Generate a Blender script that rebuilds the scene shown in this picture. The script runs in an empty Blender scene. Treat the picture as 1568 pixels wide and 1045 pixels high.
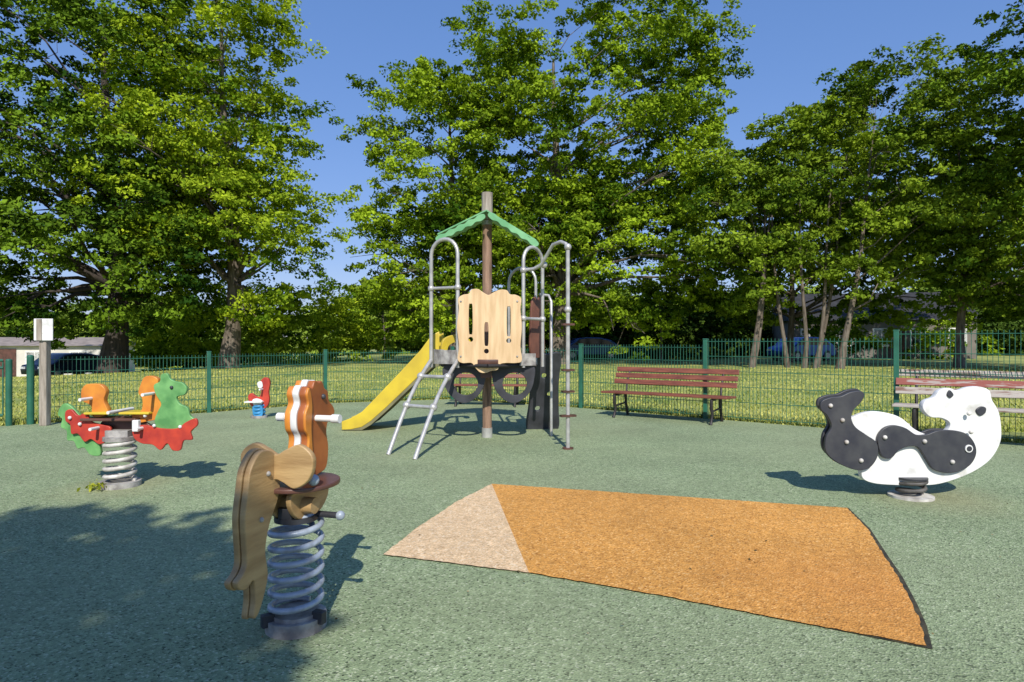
import bpy, math, random
import numpy as np
from mathutils import Vector, Matrix

random.seed(3)
scene = bpy.context.scene
coll = scene.collection

# ------------------------------------------------------------------ materials
def mat(name, c1, c2=None, scale=6.0, rough=0.6, metal=0.0, bump=0.0, bscale=None, lo=0.35, hi=0.65, stretch=None, detail=4):
    m = bpy.data.materials.new(name); m.use_nodes = True
    nt = m.node_tree; N = nt.nodes; L = nt.links
    b = N['Principled BSDF']
    b.inputs['Roughness'].default_value = rough
    b.inputs['Metallic'].default_value = metal
    b.inputs['Base Color'].default_value = (*c1, 1)
    tc = N.new('ShaderNodeTexCoord'); mp = N.new('ShaderNodeMapping')
    L.new(tc.outputs['Object'], mp.inputs['Vector'])
    if stretch: mp.inputs['Scale'].default_value = stretch
    if c2 is None: c2 = tuple(v*0.72 for v in c1)
    n = N.new('ShaderNodeTexNoise'); n.inputs['Scale'].default_value = scale; n.inputs['Detail'].default_value = detail
    L.new(mp.outputs[0], n.inputs['Vector'])
    r = N.new('ShaderNodeValToRGB')
    r.color_ramp.elements[0].position = lo; r.color_ramp.elements[0].color = (*c2, 1)
    r.color_ramp.elements[1].position = hi; r.color_ramp.elements[1].color = (*c1, 1)
    L.new(n.outputs[0], r.inputs[0]); L.new(r.outputs[0], b.inputs['Base Color'])
    if bump:
        n2 = N.new('ShaderNodeTexNoise'); n2.inputs['Scale'].default_value = bscale or scale*6
        n2.inputs['Detail'].default_value = 3
        L.new(mp.outputs[0], n2.inputs['Vector'])
        bp = N.new('ShaderNodeBump'); bp.inputs['Strength'].default_value = bump; bp.inputs['Distance'].default_value = 0.01
        L.new(n2.outputs[0], bp.inputs['Height']); L.new(bp.outputs[0], b.inputs['Normal'])
    return m

def rubber(name, c, speck_dark, speck_light, blotch=0.25, vs=125, warm=None, worn=(), fine=(0.78,1.18)):
    m = bpy.data.materials.new(name); m.use_nodes = True
    nt = m.node_tree; N = nt.nodes; L = nt.links
    b = N['Principled BSDF']; b.inputs['Roughness'].default_value = 0.95
    b.inputs['Specular IOR Level'].default_value = 0.25
    tc = N.new('ShaderNodeTexCoord')
    v = N.new('ShaderNodeTexVoronoi'); v.inputs['Scale'].default_value = vs
    L.new(tc.outputs['Object'], v.inputs['Vector'])
    sep = N.new('ShaderNodeSeparateColor'); L.new(v.outputs['Color'], sep.inputs[0])
    r = N.new('ShaderNodeValToRGB'); e = r.color_ramp.elements
    e[0].position = 0.0; e[0].color = (*speck_dark, 1)
    e[1].position = 1.0; e[1].color = (*speck_light, 1)
    e2 = r.color_ramp.elements.new(0.17); e2.color = (*[x*0.85 for x in c], 1)
    e3 = r.color_ramp.elements.new(0.84); e3.color = (*[x*1.10 for x in c], 1)
    L.new(sep.outputs[0], r.inputs[0])
    n = N.new('ShaderNodeTexNoise'); n.inputs['Scale'].default_value = 0.8; n.inputs['Detail'].default_value = 8; n.inputs['Roughness'].default_value = 0.68
    L.new(tc.outputs['Object'], n.inputs['Vector'])
    mr = N.new('ShaderNodeMapRange'); mr.inputs[1].default_value = 0.3; mr.inputs[2].default_value = 0.7
    mr.inputs[3].default_value = 1-blotch; mr.inputs[4].default_value = 1+blotch*0.6
    L.new(n.outputs[0], mr.inputs[0])
    n3 = N.new('ShaderNodeTexNoise'); n3.inputs['Scale'].default_value = 22; n3.inputs['Detail'].default_value = 6; n3.inputs['Roughness'].default_value=.75
    L.new(tc.outputs['Object'], n3.inputs['Vector'])
    mr3 = N.new('ShaderNodeMapRange'); mr3.inputs[1].default_value = 0.32; mr3.inputs[2].default_value = 0.68
    mr3.inputs[3].default_value = fine[0]; mr3.inputs[4].default_value = fine[1]
    L.new(n3.outputs[0], mr3.inputs[0])
    mul = N.new('ShaderNodeMath'); mul.operation = 'MULTIPLY'
    L.new(mr.outputs[0], mul.inputs[0]); L.new(mr3.outputs[0], mul.inputs[1])
    src=r.outputs[0]
    if warm:
        n4 = N.new('ShaderNodeTexNoise'); n4.inputs['Scale'].default_value = .33; n4.inputs['Detail'].default_value = 5
        L.new(tc.outputs['Object'], n4.inputs['Vector'])
        m4 = N.new('ShaderNodeMapRange'); m4.inputs[1].default_value=.42; m4.inputs[2].default_value=.7; m4.inputs[3].default_value=0; m4.inputs[4].default_value=.55
        L.new(n4.outputs[0],m4.inputs[0])
        mm=N.new('ShaderNodeMix'); mm.data_type='RGBA'; L.new(m4.outputs[0],mm.inputs[0]); L.new(src,mm.inputs[6]); mm.inputs[7].default_value=(*warm,1)
        src=mm.outputs[2]
    for (wx,wy,wr,wc) in worn:   # worn / dirty halo round the play equipment
        vd=N.new('ShaderNodeVectorMath'); vd.operation='DISTANCE'; L.new(tc.outputs['Object'],vd.inputs[0]); vd.inputs[1].default_value=(wx,wy,0)
        ad=N.new('ShaderNodeMath'); ad.operation='MULTIPLY_ADD'; L.new(n.outputs[0],ad.inputs[0]); ad.inputs[1].default_value=wr*1.6; L.new(vd.outputs['Value'],ad.inputs[2])
        m5=N.new('ShaderNodeMapRange'); m5.inputs[1].default_value=wr*1.9; m5.inputs[2].default_value=wr*.9; m5.inputs[3].default_value=0; m5.inputs[4].default_value=.55
        L.new(ad.outputs[0],m5.inputs[0])
        mm=N.new('ShaderNodeMix'); mm.data_type='RGBA'; L.new(m5.outputs[0],mm.inputs[0]); L.new(src,mm.inputs[6]); mm.inputs[7].default_value=(*wc,1)
        src=mm.outputs[2]
    mx = N.new('ShaderNodeVectorMath'); mx.operation = 'SCALE'
    L.new(src, mx.inputs[0]); L.new(mul.outputs[0], mx.inputs['Scale'])
    L.new(mx.outputs[0], b.inputs['Base Color'])
    bp = N.new('ShaderNodeBump'); bp.inputs['Strength'].default_value = 0.8; bp.inputs['Distance'].default_value = 0.005
    L.new(v.outputs['Distance'], bp.inputs['Height']); L.new(bp.outputs[0], b.inputs['Normal'])
    return m

def leafmat(name, dark, light, trans=0.35):
    m = bpy.data.materials.new(name); m.use_nodes = True
    nt = m.node_tree; N = nt.nodes; L = nt.links
    N.remove(N['Principled BSDF'])
    b = N.new('ShaderNodeBsdfDiffuse')
    a = N.new('ShaderNodeAttribute'); a.attribute_name = 'tint'
    r = N.new('ShaderNodeValToRGB')
    r.color_ramp.elements[0].color = (*dark, 1); r.color_ramp.elements[1].color = (*light, 1)
    L.new(a.outputs['Fac'], r.inputs[0]); L.new(r.outputs[0], b.inputs['Color'])
    if trans<=0:
        L.new(b.outputs[0], N['Material Output'].inputs[0]); return m
    t = N.new('ShaderNodeBsdfTranslucent')
    g = N.new('ShaderNodeMix'); g.data_type = 'RGBA'; g.blend_type = 'MULTIPLY'; g.inputs[0].default_value = 1
    L.new(r.outputs[0], g.inputs[6]); g.inputs[7].default_value = (1.4, 1.35, 0.5, 1)
    L.new(g.outputs[2], t.inputs[0])
    mx = N.new('ShaderNodeMixShader'); mx.inputs[0].default_value = trans
    L.new(b.outputs[0], mx.inputs[1]); L.new(t.outputs[0], mx.inputs[2])
    L.new(mx.outputs[0], N['Material Output'].inputs[0])
    return m

M = {}
M['wood'] = mat('plywood', (0.50,0.33,0.15), (0.33,0.20,0.085), 4, 0.45, bump=0.15, stretch=(1,1,6), detail=7)
M['wood_pale'] = mat('plywood_pale', (0.76,0.54,0.31), (0.60,0.40,0.21), 2.5, 0.5, bump=0.1, stretch=(8,1,1))
M['brown_log'] = mat('log_wood', (0.34,0.21,0.14), (0.15,0.09,0.06), 6, 0.75, bump=0.4, stretch=(5,5,0.6))
M['grey_log'] = mat('weathered_wood', (0.42,0.36,0.30), (0.24,0.20,0.16), 6, 0.8, bump=0.4, stretch=(5,5,0.6))
M['steel'] = mat('galvanised_tube', (0.60,0.58,0.54), (0.44,0.42,0.40), 12, 0.4, 0.45)
M['spring'] = mat('spring_paint', (0.38,0.43,0.50), (0.20,0.22,0.26), 14, 0.35, 0.1, bump=0.15, lo=0.3, hi=0.52, detail=8)
M['springw'] = mat('spring_white_paint', (0.68,0.65,0.60), (0.38,0.35,0.31), 14, 0.45)
M['base'] = mat('spring_base_metal', (0.42,0.40,0.37), (0.18,0.16,0.15), 12, 0.65, bump=0.3)
M['basedark'] = mat('spring_dark_steel', (0.12,0.11,0.10), (0.05,0.045,0.04), 12, 0.6, bump=0.3)
M['darkm'] = mat('dark_plastic', (0.05,0.05,0.06), (0.025,0.025,0.03), 6, 0.5)
M['darkbrown'] = mat('dark_brown_board', (0.14,0.06,0.045), (0.07,0.035,0.025), 6, 0.4)
M['brownboard'] = mat('red_brown_board', (0.20,0.08,0.05), (0.12,0.05,0.035), 6, 0.5)
M['orange'] = mat('orange_paint', (0.74,0.29,0.04), (0.56,0.18,0.03), 8, 0.4, detail=8)
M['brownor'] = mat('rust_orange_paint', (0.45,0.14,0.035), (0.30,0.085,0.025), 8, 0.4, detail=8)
M['white'] = mat('white_paint', (0.78,0.77,0.75), (0.52,0.50,0.46), 7, 0.45, lo=0.28, hi=0.45, detail=9)
M['black'] = mat('charcoal_paint', (0.032,0.032,0.042), (0.06,0.06,0.065), 9, 0.45, detail=8)
M['green'] = mat('dragon_green_paint', (0.20,0.45,0.15), (0.09,0.26,0.08), 9, 0.45, detail=8)
M['red'] = mat('red_paint', (0.57,0.06,0.03), (0.34,0.03,0.025), 8, 0.45, detail=8)
M['yellow'] = mat('slide_yellow', (0.70,0.52,0.04), (0.55,0.40,0.04), 4, 0.4, detail=8)
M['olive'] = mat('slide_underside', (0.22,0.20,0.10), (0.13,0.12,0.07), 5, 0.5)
M['roofg'] = mat('roof_green', (0.20,0.46,0.22), (0.11,0.33,0.14), 6, 0.5)
M['fence'] = mat('fence_green', (0.03,0.15,0.095), (0.02,0.10,0.065), 4, 0.4)
M['bench'] = mat('bench_slat', (0.27,0.085,0.05), (0.15,0.045,0.03), 5, 0.5, bump=0.2, stretch=(1,6,6), detail=8)
M['benchold'] = mat('bench_slat_faded', (0.46,0.41,0.36), (0.22,0.12,0.09), 4, 0.75, bump=0.3, stretch=(1.2,9,9), lo=0.38, hi=0.50, detail=8)
M['benchred'] = mat('bench_slat_peeling', (0.30,0.09,0.07), (0.42,0.34,0.30), 4, 0.75, bump=0.3, stretch=(1.2,9,9), lo=0.40, hi=0.47, detail=8)
M['iron'] = mat('cast_iron', (0.03,0.025,0.025), None, 6, 0.5)
M['bark'] = mat('bark', (0.20,0.165,0.13), (0.08,0.06,0.045), 3, 0.9, bump=0.6, stretch=(4,4,0.8))
M['barkd'] = mat('bark_dark', (0.08,0.06,0.05), (0.035,0.03,0.025), 3, 0.9, bump=0.6, stretch=(4,4,0.8))
M['blue'] = mat('blue_paint', (0.05,0.30,0.60), None, 6, 0.4)

# ------------------------------------------------------------------ builders
class MB:
    def __init__(s): s.v=[]; s.f=[]; s.sm=[]
    def tube(s, pts, rad, seg=10, caps=True, closed=False):
        pts=[Vector(p) for p in pts]; n=len(pts)
        if not hasattr(rad,'__len__'): rad=[rad]*n
        b0=len(s.v); up=None
        for i,p in enumerate(pts):
            t=(pts[min(i+1,n-1)]-pts[max(i-1,0)]).normalized()
            if up is None:
                up=Vector((0,0,1)) if abs(t.z)<0.9 else Vector((1,0,0))
            a=(up-t*up.dot(t)).normalized(); up=a
            b=t.cross(a)
            for k in range(seg):
                th=2*math.pi*k/seg
                s.v.append(p+(a*math.cos(th)+b*math.sin(th))*rad[i])
        for i in range(n-1):
            for k in range(seg):
                k2=(k+1)%seg
                s.f.append((b0+i*seg+k,b0+i*seg+k2,b0+(i+1)*seg+k2,b0+(i+1)*seg+k)); s.sm.append(True)
        if caps:
            for i in (0,n-1):
                c0=len(s.v)
                s.v+= [s.v[b0+i*seg+k].copy() for k in range(seg)]
                fc=tuple(range(c0,c0+seg))
                s.f.append(fc if i else fc[::-1]); s.sm.append(False)
        return s
    def box(s, c, size, R=None):
        c=Vector(c); hx,hy,hz=[q/2 for q in size]; b0=len(s.v)
        for x in(-hx,hx):
            for y in(-hy,hy):
                for z in(-hz,hz):
                    p=Vector((x,y,z))
                    if R is not None: p=R@p
                    s.v.append(c+p)
        for q in((0,1,3,2),(4,6,7,5),(0,4,5,1),(2,3,7,6),(0,2,6,4),(1,5,7,3)):
            s.f.append(tuple(b0+i for i in q)); s.sm.append(False)
        return s
    def ball(s, c, r, seg=12, sq=1.0):
        c=Vector(c); b0=len(s.v); rings=8
        for i in range(rings+1):
            ph=math.pi*i/rings
            for k in range(seg):
                th=2*math.pi*k/seg
                s.v.append(c+Vector((r*math.sin(ph)*math.cos(th),r*math.sin(ph)*math.sin(th),r*sq*math.cos(ph))))
        for i in range(rings):
            for k in range(seg):
                k2=(k+1)%seg
                s.f.append((b0+i*seg+k,b0+(i+1)*seg+k,b0+(i+1)*seg+k2,b0+i*seg+k2)); s.sm.append(True)
        return s
    def poly(s, pts):
        b0=len(s.v); s.v+=[Vector(p) for p in pts]; s.f.append(tuple(range(b0,b0+len(pts)))); s.sm.append(False); return s
    def obj(s, name, m, parent=None, loc=None, bevel=0):
        me=bpy.data.meshes.new(name); me.from_pydata([tuple(q) for q in s.v],[],s.f)
        me.polygons.foreach_set('use_smooth', s.sm); me.materials.append(m); me.update()
        o=bpy.data.objects.new(name,me); coll.objects.link(o)
        if parent: o.parent=parent
        if loc: o.location=loc
        if bevel:
            b=o.modifiers.new('bevel','BEVEL'); b.width=bevel; b.segments=2; b.limit_method='ANGLE'
        return o

def root(name, loc, rz=0):
    e=bpy.data.objects.new(name,None); e.empty_display_size=0.2
    e.location=loc; e.rotation_euler=(0,0,rz); coll.objects.link(e); return e

def catmull(pts, n=6):
    out=[]; k=len(pts)
    for i in range(k):
        p0,p1,p2,p3=[Vector((*pts[(i+j-1)%k],0)) for j in range(4)]
        for q in range(n):
            t=q/n
            out.append(0.5*((2*p1)+(-p0+p2)*t+(2*p0-5*p1+4*p2-p3)*t*t+(-p0+3*p1-3*p2+p3)*t**3))
    return [(p.x,p.y) for p in out]

def plate(name, outline, thick, m, parent, y=0.0, holes=(), smooth=True, bevel=0.004, R=None, loc=None, xf=None):
    """flat board cut in the local X-Z plane, thickness along Y"""
    cu=bpy.data.curves.new(name,'CURVE'); cu.dimensions='2D'; cu.fill_mode='BOTH'
    cu.extrude=max(thick/2-bevel,0.001); cu.bevel_depth=bevel; cu.bevel_resolution=1; cu.offset=-bevel
    for i,o in enumerate([outline]+list(holes)):
        pts=catmull(o) if smooth else o
        sp=cu.splines.new('POLY'); sp.points.add(len(pts)-1)
        for j,p in enumerate(pts): sp.points[j].co=(p[0],p[1],0,1)
        sp.use_cyclic_u=True
    tmp=bpy.data.objects.new('tmp',cu); coll.objects.link(tmp)
    dg=bpy.context.evaluated_depsgraph_get()
    me=bpy.data.meshes.new_from_object(tmp.evaluated_get(dg))
    bpy.data.objects.remove(tmp)
    T=Matrix.Translation((0,y,0))@Matrix.Rotation(math.pi/2,4,'X')
    if xf is not None: T=xf@T
    me.transform(T); me.name=name
    me.materials.clear(); me.materials.append(m)
    o=bpy.data.objects.new(name,me); coll.objects.link(o); o.parent=parent
    return o

def circ(cx,cy,r,n=16,ry=None):
    ry=ry or r
    return [(cx+r*math.cos(2*math.pi*i/n), cy+ry*math.sin(2*math.pi*i/n)) for i in range(n)]

def helix(r,z0,z1,turns,wr,seg=22,flat=True,r1=None):
    pts=[]; n=int(turns*seg)
    for i in range(n+1):
        t=i/n; a=2*math.pi*turns*t
        rr=r if r1 is None else r+(r1-r)*t
        pts.append((rr*math.cos(a),rr*math.sin(a),z0+(z1-z0)*t))
    return pts

# ------------------------------------------------------------------ terrain
def sstep(a,b,x):
    t=np.clip((x-a)/(b-a),0,1); return t*t*(3-2*t)
def terr(x,y):
    x=np.asarray(x,float); y=np.asarray(y,float)
    return -1.3*sstep(10,34,-x)*sstep(14,34,y)
axx=np.unique(np.concatenate([np.linspace(-400,-60,12),np.linspace(-60,60,61),np.linspace(60,400,12)]))
ayy=np.unique(np.concatenate([np.linspace(-200,-20,8),np.linspace(-20,90,56),np.linspace(90,600,14)]))
X,Y=np.meshgrid(axx,ayy); Z=terr(X,Y)
b=MB(); nx=len(axx)
b.v=[Vector(p) for p in zip(X.ravel(),Y.ravel(),Z.ravel())]
for j in range(len(ayy)-1):
    for i in range(nx-1):
        b.f.append((j*nx+i,j*nx+i+1,(j+1)*nx+i+1,(j+1)*nx+i)); b.sm.append(True)
mg=mat('grass_ground',(0.38,0.385,0.10),(0.13,0.19,0.04),0.6,0.95,bump=0.5,bscale=30,detail=10,lo=0.34,hi=0.62)  # patchy grass tones; the dark one is deepened to paint in tree shadows
b.obj('grass_ground',mg)

# rubber
fence_pts=[(-9.0,7.0),(-6.62,8.82),(-4.93,10.2),(-3.5,11.75),(-1.2,12.6),(1.2,10.9),(2.9,9.4),(4.8,7.83),(6.8,6.3),(8.8,4.8)]
wc=(.36,.34,.19)
mr_=rubber('green_rubber',(0.268,0.335,0.180),(0.045,0.065,0.035),(0.50,0.54,0.36),0.2,warm=(.32,.345,.195),
    worn=[(3.15,4.7,.55,wc),(-3.1,5.0,.5,wc),(-.9,2.5,.25,(.20,.22,.13)),(-1.3,6.3,.4,(.30,.33,.19)),(-2.0,8.4,.5,wc)])
b=MB(); b.poly([(-14,-9,0.004),(12,-9,0.004),(12,2.4,0.004)]+[(x,y+0.03,0.004) for x,y in fence_pts[::-1]]+[(-14,3.2,0.004)])
b.obj('rubber_playground_surface',mr_)
mo=rubber('orange_rubber',(0.67,0.32,0.075),(0.36,0.14,0.03),(0.84,0.50,0.19),0.2,vs=115,worn=[(1.6,2.9,.7,(.52,.21,.05))],fine=(.76,1.16))
mb=rubber('beige_rubber',(0.74,0.52,0.30),(0.5,0.32,0.16),(0.84,0.70,0.50),0.1,vs=120)
me_=mat('rubber_gap',(0.02,0.018,0.012),(0.07,0.06,0.03),20,0.9)
A=(-.163,5.04);B=(2.30,4.31);D=(.084,3.10);E=(-.691,3.366)
right=[(2.17,3.83),(2.0,3.387),(1.88,3.06),(1.752,2.753),(1.66,2.55),(1.555,2.354)]
def wob(p,q,n=24,amp=0.008):
    out=[]
    for i in range(n):
        t=i/n
        out.append((p[0]+(q[0]-p[0])*t+random.uniform(-amp,amp)*(i>0), p[1]+(q[1]-p[1])*t+random.uniform(-amp,amp)*(i>0)))
    return out
def chain(pts):
    out=[]
    for p,q in zip(pts[:-1],pts[1:]): out+=wob(p,q,max(3,int(math.dist(p,q)/0.03)),0.005)
    return out
orange=chain([A,B]+right+[(1.203,2.532),(.639,2.838),D])+[D]
beige=chain([D,E,(-.579,3.86),(-.393,4.488),A])+[A]
pl=root('rubber_play_patch',(0,0,0))
MB().poly([(x,y,0.012) for x,y in orange]).obj('orange_area',mo,pl)
MB().poly([(x,y,0.012) for x,y in beige]).obj('beige_area',mb,pl)
rim=[A,B]+right+[(1.203,2.532),(.639,2.838),D,E,(-.579,3.86),(-.393,4.488)]
cx,cy=.9,3.5
off=[]
for i,(x,y) in enumerate(rim):
    k=-0.008
    if 1<=i<=7: k=0.022
    d=math.dist((x,y),(cx,cy)); off.append((x+(x-cx)/d*k,y+(y-cy)/d*k,0.008))
MB().poly(off).obj('edge_gap',me_,pl)

# ------------------------------------------------------------------ foreground springer (wooden bird)
r=root('spring_rider_bird',(-.87,2.53,0.0),math.atan2(.97,.25))
MB().tube([(0,0,0.004),(0,0,0.055)],0.118,32).tube([(0,0,.055),(0,0,.07)],0.095,32).obj('base_ring',M['base'],r)
b=MB()
for k in range(3):
    a=k*2.1+0.4
    b.box((0.112*math.cos(a),0.112*math.sin(a),0.06),(0.05,0.03,0.05),Matrix.Rotation(a,3,'Z'))
b.obj('base_clamps',M['darkm'],r,bevel=0.004)
MB().tube(helix(0.098,0.075,0.44,6.2,0.013),0.0125,10).obj('spring',M['spring'],r)
MB().tube(helix(0.062,0.36,0.47,2.0,0.012),0.012,10).obj('spring_inner',M['spring'],r)
MB().tube([(0,0,.435),(0,0,.455)],0.085,24).box((0,0,.475),(.16,.06,.045)).obj('top_clamp',M['darkm'],r,bevel=0.003)
MB().tube([(.03,-.17,.455),(.03,.13,.455)],0.013,12).tube([(-.09,-.13,.62),(-.09,.12,.62)],0.012,12).obj('foot_bar',M['darkm'],r)
MB().ball((.03,-.18,.455),.019).ball((.03,.135,.455),.018).ball((-.09,-.135,.62),.022).ball((-.09,.125,.62),.022).obj('peg_caps',M['spring'],r)
body=[(-.12,.52),(-.07,.46),(.02,.44),(.10,.46),(.15,.51),(.14,.565),(.06,.57),(-.1,.57)]
plate('body_cheek_a',body,.022,M['wood'],r,y=-.045)
plate('body_cheek_b',body,.022,M['wood'],r,y=.045)
MB().tube([(-.03,-.105,.505),(-.03,.1,.505)],.032,16).obj('wood_peg',M['wood'],r,bevel=.003)
tail=[(-.24,.755),(-.16,.735),(-.12,.66),(-.135,.56),(-.19,.47),(-.215,.38),(-.20,.29),(-.215,.23),(-.255,.16),(-.285,.155),(-.275,.22),(-.285,.29),(-.32,.275),(-.36,.285),(-.375,.315),(-.345,.335),(-.325,.37),(-.33,.45),(-.335,.53),(-.32,.62),(-.30,.70)]
plate('tail_board_a',tail,.024,M['wood'],r,y=.026)
plate('tail_board_b',[(x*0.97-0.005,z*0.985+.006) for x,z in tail],.024,M['wood'],r,y=-.001)
MB().ball((-.2,-.014,.66),.010,10,).ball((-.24,-.014,.5),.010,10).obj('tail_screws',M['base'],r)
back=[(-.155,.72),(-.10,.765),(-.04,.745),(0,.725),(.04,.745),(.10,.765),(.155,.72),(.14,.64),(.08,.60),(.03,.62),(0,.63),(-.03,.62),(-.08,.60),(-.14,.64)]
plate('backrest',back,.026,M['wood'],r,xf=Matrix.Translation((-.15,-.02,0.0))@Matrix.Rotation(math.pi/2,4,'Z'))
plate('seat',circ(0,0,.165,20,.15),.018,M['darkbrown'],r,xf=Matrix.Translation((.0,-.02,.585))@Matrix.Rotation(-math.pi/2,4,'X'))
head=[(.03,.60),(.005,.68),(.015,.76),(-.01,.80),(-.012,.86),(.01,.90),(.0,.94),(.02,.97),(.05,.962),(.07,.99),(.10,.982),(.125,.985),(.145,.955),(.17,.94),(.18,.90),(.215,.87),(.225,.84),(.18,.82),(.16,.77),(.175,.70),(.16,.62),(.1,.60)]
plate('head_board_left',head,.026,M['orange'],r,y=.034)
plate('head_board_mid',[(x*1.02-.004,z*1.008-.004) for x,z in head],.028,M['white'],r,y=.005)
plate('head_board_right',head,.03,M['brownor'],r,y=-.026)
plate('head_edge_trim',[(.025,.62),(.0,.68),(.01,.76),(-.014,.80),(-.016,.86),(.006,.90),(-.004,.94),(.015,.965),(.035,.9),(.03,.8),(.04,.7),(.05,.62)],.012,M['orange'],r,y=-.046)
MB().tube([(.08,-.145,.835),(.08,.135,.835)],.0135,14).tube([(.08,-.15,.835),(.08,-.115,.835)],.018,14).tube([(.08,.105,.835),(.08,.14,.835)],.018,14).obj('handle_bar',M['white'],r)
MB().ball((.13,-.042,.92),.012,10).obj('eye',M['black'],r)

# ------------------------------------------------------------------ dragon see-saw springer
def pxc(cx,s):
    return lambda L:[((x-cx)/s, 1.15-(y-524)/s) for x,y in L]
r=root('spring_rider_dragon',(-3.125,5.0,0))
c=pxc(184,192)
MB().tube([(0,0,.004),(0,0,.045)],.15,28).obj('base_ring',M['base'],r)
MB().tube(helix(.105,.05,.37,5.2,.015),.0165,9).obj('spring',M['springw'],r)
MB().tube([(0,0,.37),(0,0,.40)],.12,20).box((0,0,.42),(.18,.1,.06)).obj('top_clamp',M['base'],r)
plate('left_green_board',c([(90,626),(98,618),(110,624),(125,640),(145,655),(158,668),(152,680),(153,697),(138,697),(128,686),(118,687),(112,676),(102,674),(101,660),(92,654),(94,642),(88,636)]),.03,M['green'],r,y=0.02)
plate('left_red_board',c([(103,630),(112,627),(122,636),(134,632),(142,645),(158,650),(172,655),(168,672),(155,680),(142,672),(132,676),(122,664),(112,664),(110,650),(103,644)]),.022,M['red'],r,y=-.01)
plate('right_red_board',c([(208,655),(225,650),(250,655),(275,655),(288,646),(303,640),(306,650),(296,660),(298,672),(285,674),(280,688),(268,688),(260,678),(250,688),(238,680),(222,678),(210,670)]),.022,M['red'],r,y=-.03)
plate('dragon_head_board',c([(240,604),(237,590),(246,584),(248,574),(257,572),(262,580),(270,584),(280,586),(287,594),(284,604),(272,608),(276,618),(288,624),(292,636),(300,644),(296,658),(284,668),(278,682),(266,690),(262,678),(250,682),(244,662),(238,645),(243,630),(248,618)]),.03,M['green'],r,y=0.0)
plate('left_backrest',c([(122,600),(128,590),(140,588),(153,590),(160,600),(157,614),(163,630),(156,638),(140,638),(137,622),(124,614)]),.05,M['orange'],r,y=.04)
plate('left_backrest_inlay',c([(126,602),(131,594),(140,592),(150,594),(156,602),(153,612),(144,616),(130,612)]),.02,M['brownor'],r,y=.075)
plate('right_backrest',c([(213,590),(219,578),(230,576),(240,582),(239,597),(247,616),(246,640),(228,645),(212,648),(204,646),(200,634),(214,630),(216,612),(210,602)]),.05,M['orange'],r,y=.04)
MB().box((-.07,.06,.535),(.44,.22,.022)).obj('platform_board',M['darkbrown'],r,bevel=.006)
MB().box((-.16,.06,.585),(.2,.22,.018)).box((.13,.06,.585),(.24,.2,.018)).obj('seats',M['yellow'],r,bevel=.006)
plate('centre_panel',c([(150,648),(168,640),(195,640),(215,646),(228,655),(224,668),(205,676),(165,676),(150,665)]),.03,M['darkbrown'],r,y=.05)
MB().tube([(-.02,-.12,.60),(-.02,.2,.60)],.013,10).tube([(.26,-.14,.74),(.26,.17,.74)],.013,10).tube([(-.24,-.12,.70),(-.24,.2,.70)],.013,10).tube([(.2,-.12,.47),(.2,.2,.47)],.013,10).tube([(-.16,-.12,.47),(-.16,.2,.47)],.013,10).obj('bars',M['white'],r)
MB().ball((.21,-.018,.565),.014).ball((.3,-.05,.49),.013).ball((.5,-.04,.48),.014).ball((-.3,-.03,.5),.014).ball((-.38,-.03,.55),.014).obj('bolt_caps',M['white'],r)
MB().ball((.42,-.018,.79),.014).obj('eye',M['black'],r)
MB().box((.16,-.05,.49),(.05,.04,.09)).obj('bracket',M['white'],r,bevel=.006)

# ------------------------------------------------------------------ panda springer
r=root('spring_rider_panda',(2.95,4.64,0))
c=pxc(1395,207)
MB().tube([(0,0,.004),(0,0,.022)],.15,28).obj('base_plate',M['springw'],r)
MB().tube(helix(.085,.03,.15,2.3,.014,r1=.10),.014,9).obj('spring',M['basedark'],r)
MB().tube([(0,0,.14),(0,0,.155)],.11,20).obj('top_clamp',M['darkm'],r)
white=c([(1293,648),(1310,636),(1332,630),(1356,632),(1378,640),(1400,658),(1424,666),(1446,660),(1452,648),(1440,640),(1422,638),(1411,626),(1414,614),(1428,608),(1436,598),(1450,594),(1464,598),(1480,593),(1498,592),(1512,598),(1516,612),(1526,630),(1530,655),(1528,678),(1514,702),(1490,720),(1460,733),(1430,741),(1400,742),(1370,742),(1335,739),(1318,730),(1320,710),(1330,690),(1322,672)])
plate('body_board',white,.05,M['white'],r,y=-.0)
plate('belly_board',c([(1330,700),(1400,690),(1480,700),(1460,732),(1430,741),(1400,742),(1370,742),(1335,738)]),.03,M['white'],r,y=.115)
blackl=c([(1253,614),(1266,608),(1282,606),(1296,600),(1312,598),(1318,604),(1312,616),(1302,626),(1298,638),(1304,652),(1320,664),(1336,676),(1338,696),(1326,714),(1308,718),(1288,712),(1270,702),(1259,688),(1260,668),(1268,652),(1262,636),(1252,626)])
plate('hind_leg_board',blackl,.03,M['black'],r,y=-.042)
plate('hind_leg_board_back',[(x+.02,z+.01) for x,z in blackl],.03,M['black'],r,y=.045)
arm=c([(1338,672),(1346,656),(1362,650),(1380,654),(1396,664),(1412,664),(1430,658),(1456,658),(1474,664),(1485,678),(1487,694),(1478,710),(1460,720),(1440,722),(1422,716),(1412,702),(1400,684),(1386,682),(1370,688),(1358,700),(1344,696)])
plate('arm_board',arm,.028,M['black'],r,y=-.042)
plate('arm_board_back',arm,.028,M['black'],r,y=.042)
plate('eye_patch',c([(1490,628),(1497,622),(1505,624),(1504,632),(1496,636)]),.012,M['black'],r,y=-.03)
plate('ear_patch',c([(1446,604),(1450,597),(1456,604),(1451,609)]),.012,M['black'],r,y=-.03)
b=MB()
for px,py in [(1266,620),(1284,642),(1290,675),(1312,703),(1348,668),(1408,674),(1450,705),(1475,632),(1478,660)]:
    (x,z),=c([(px,py)]); b.ball((x,-.062,z),.016,12)
b.obj('bolt_caps',M['springw'],r)
(x,z),=c([(1475,685)])
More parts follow.
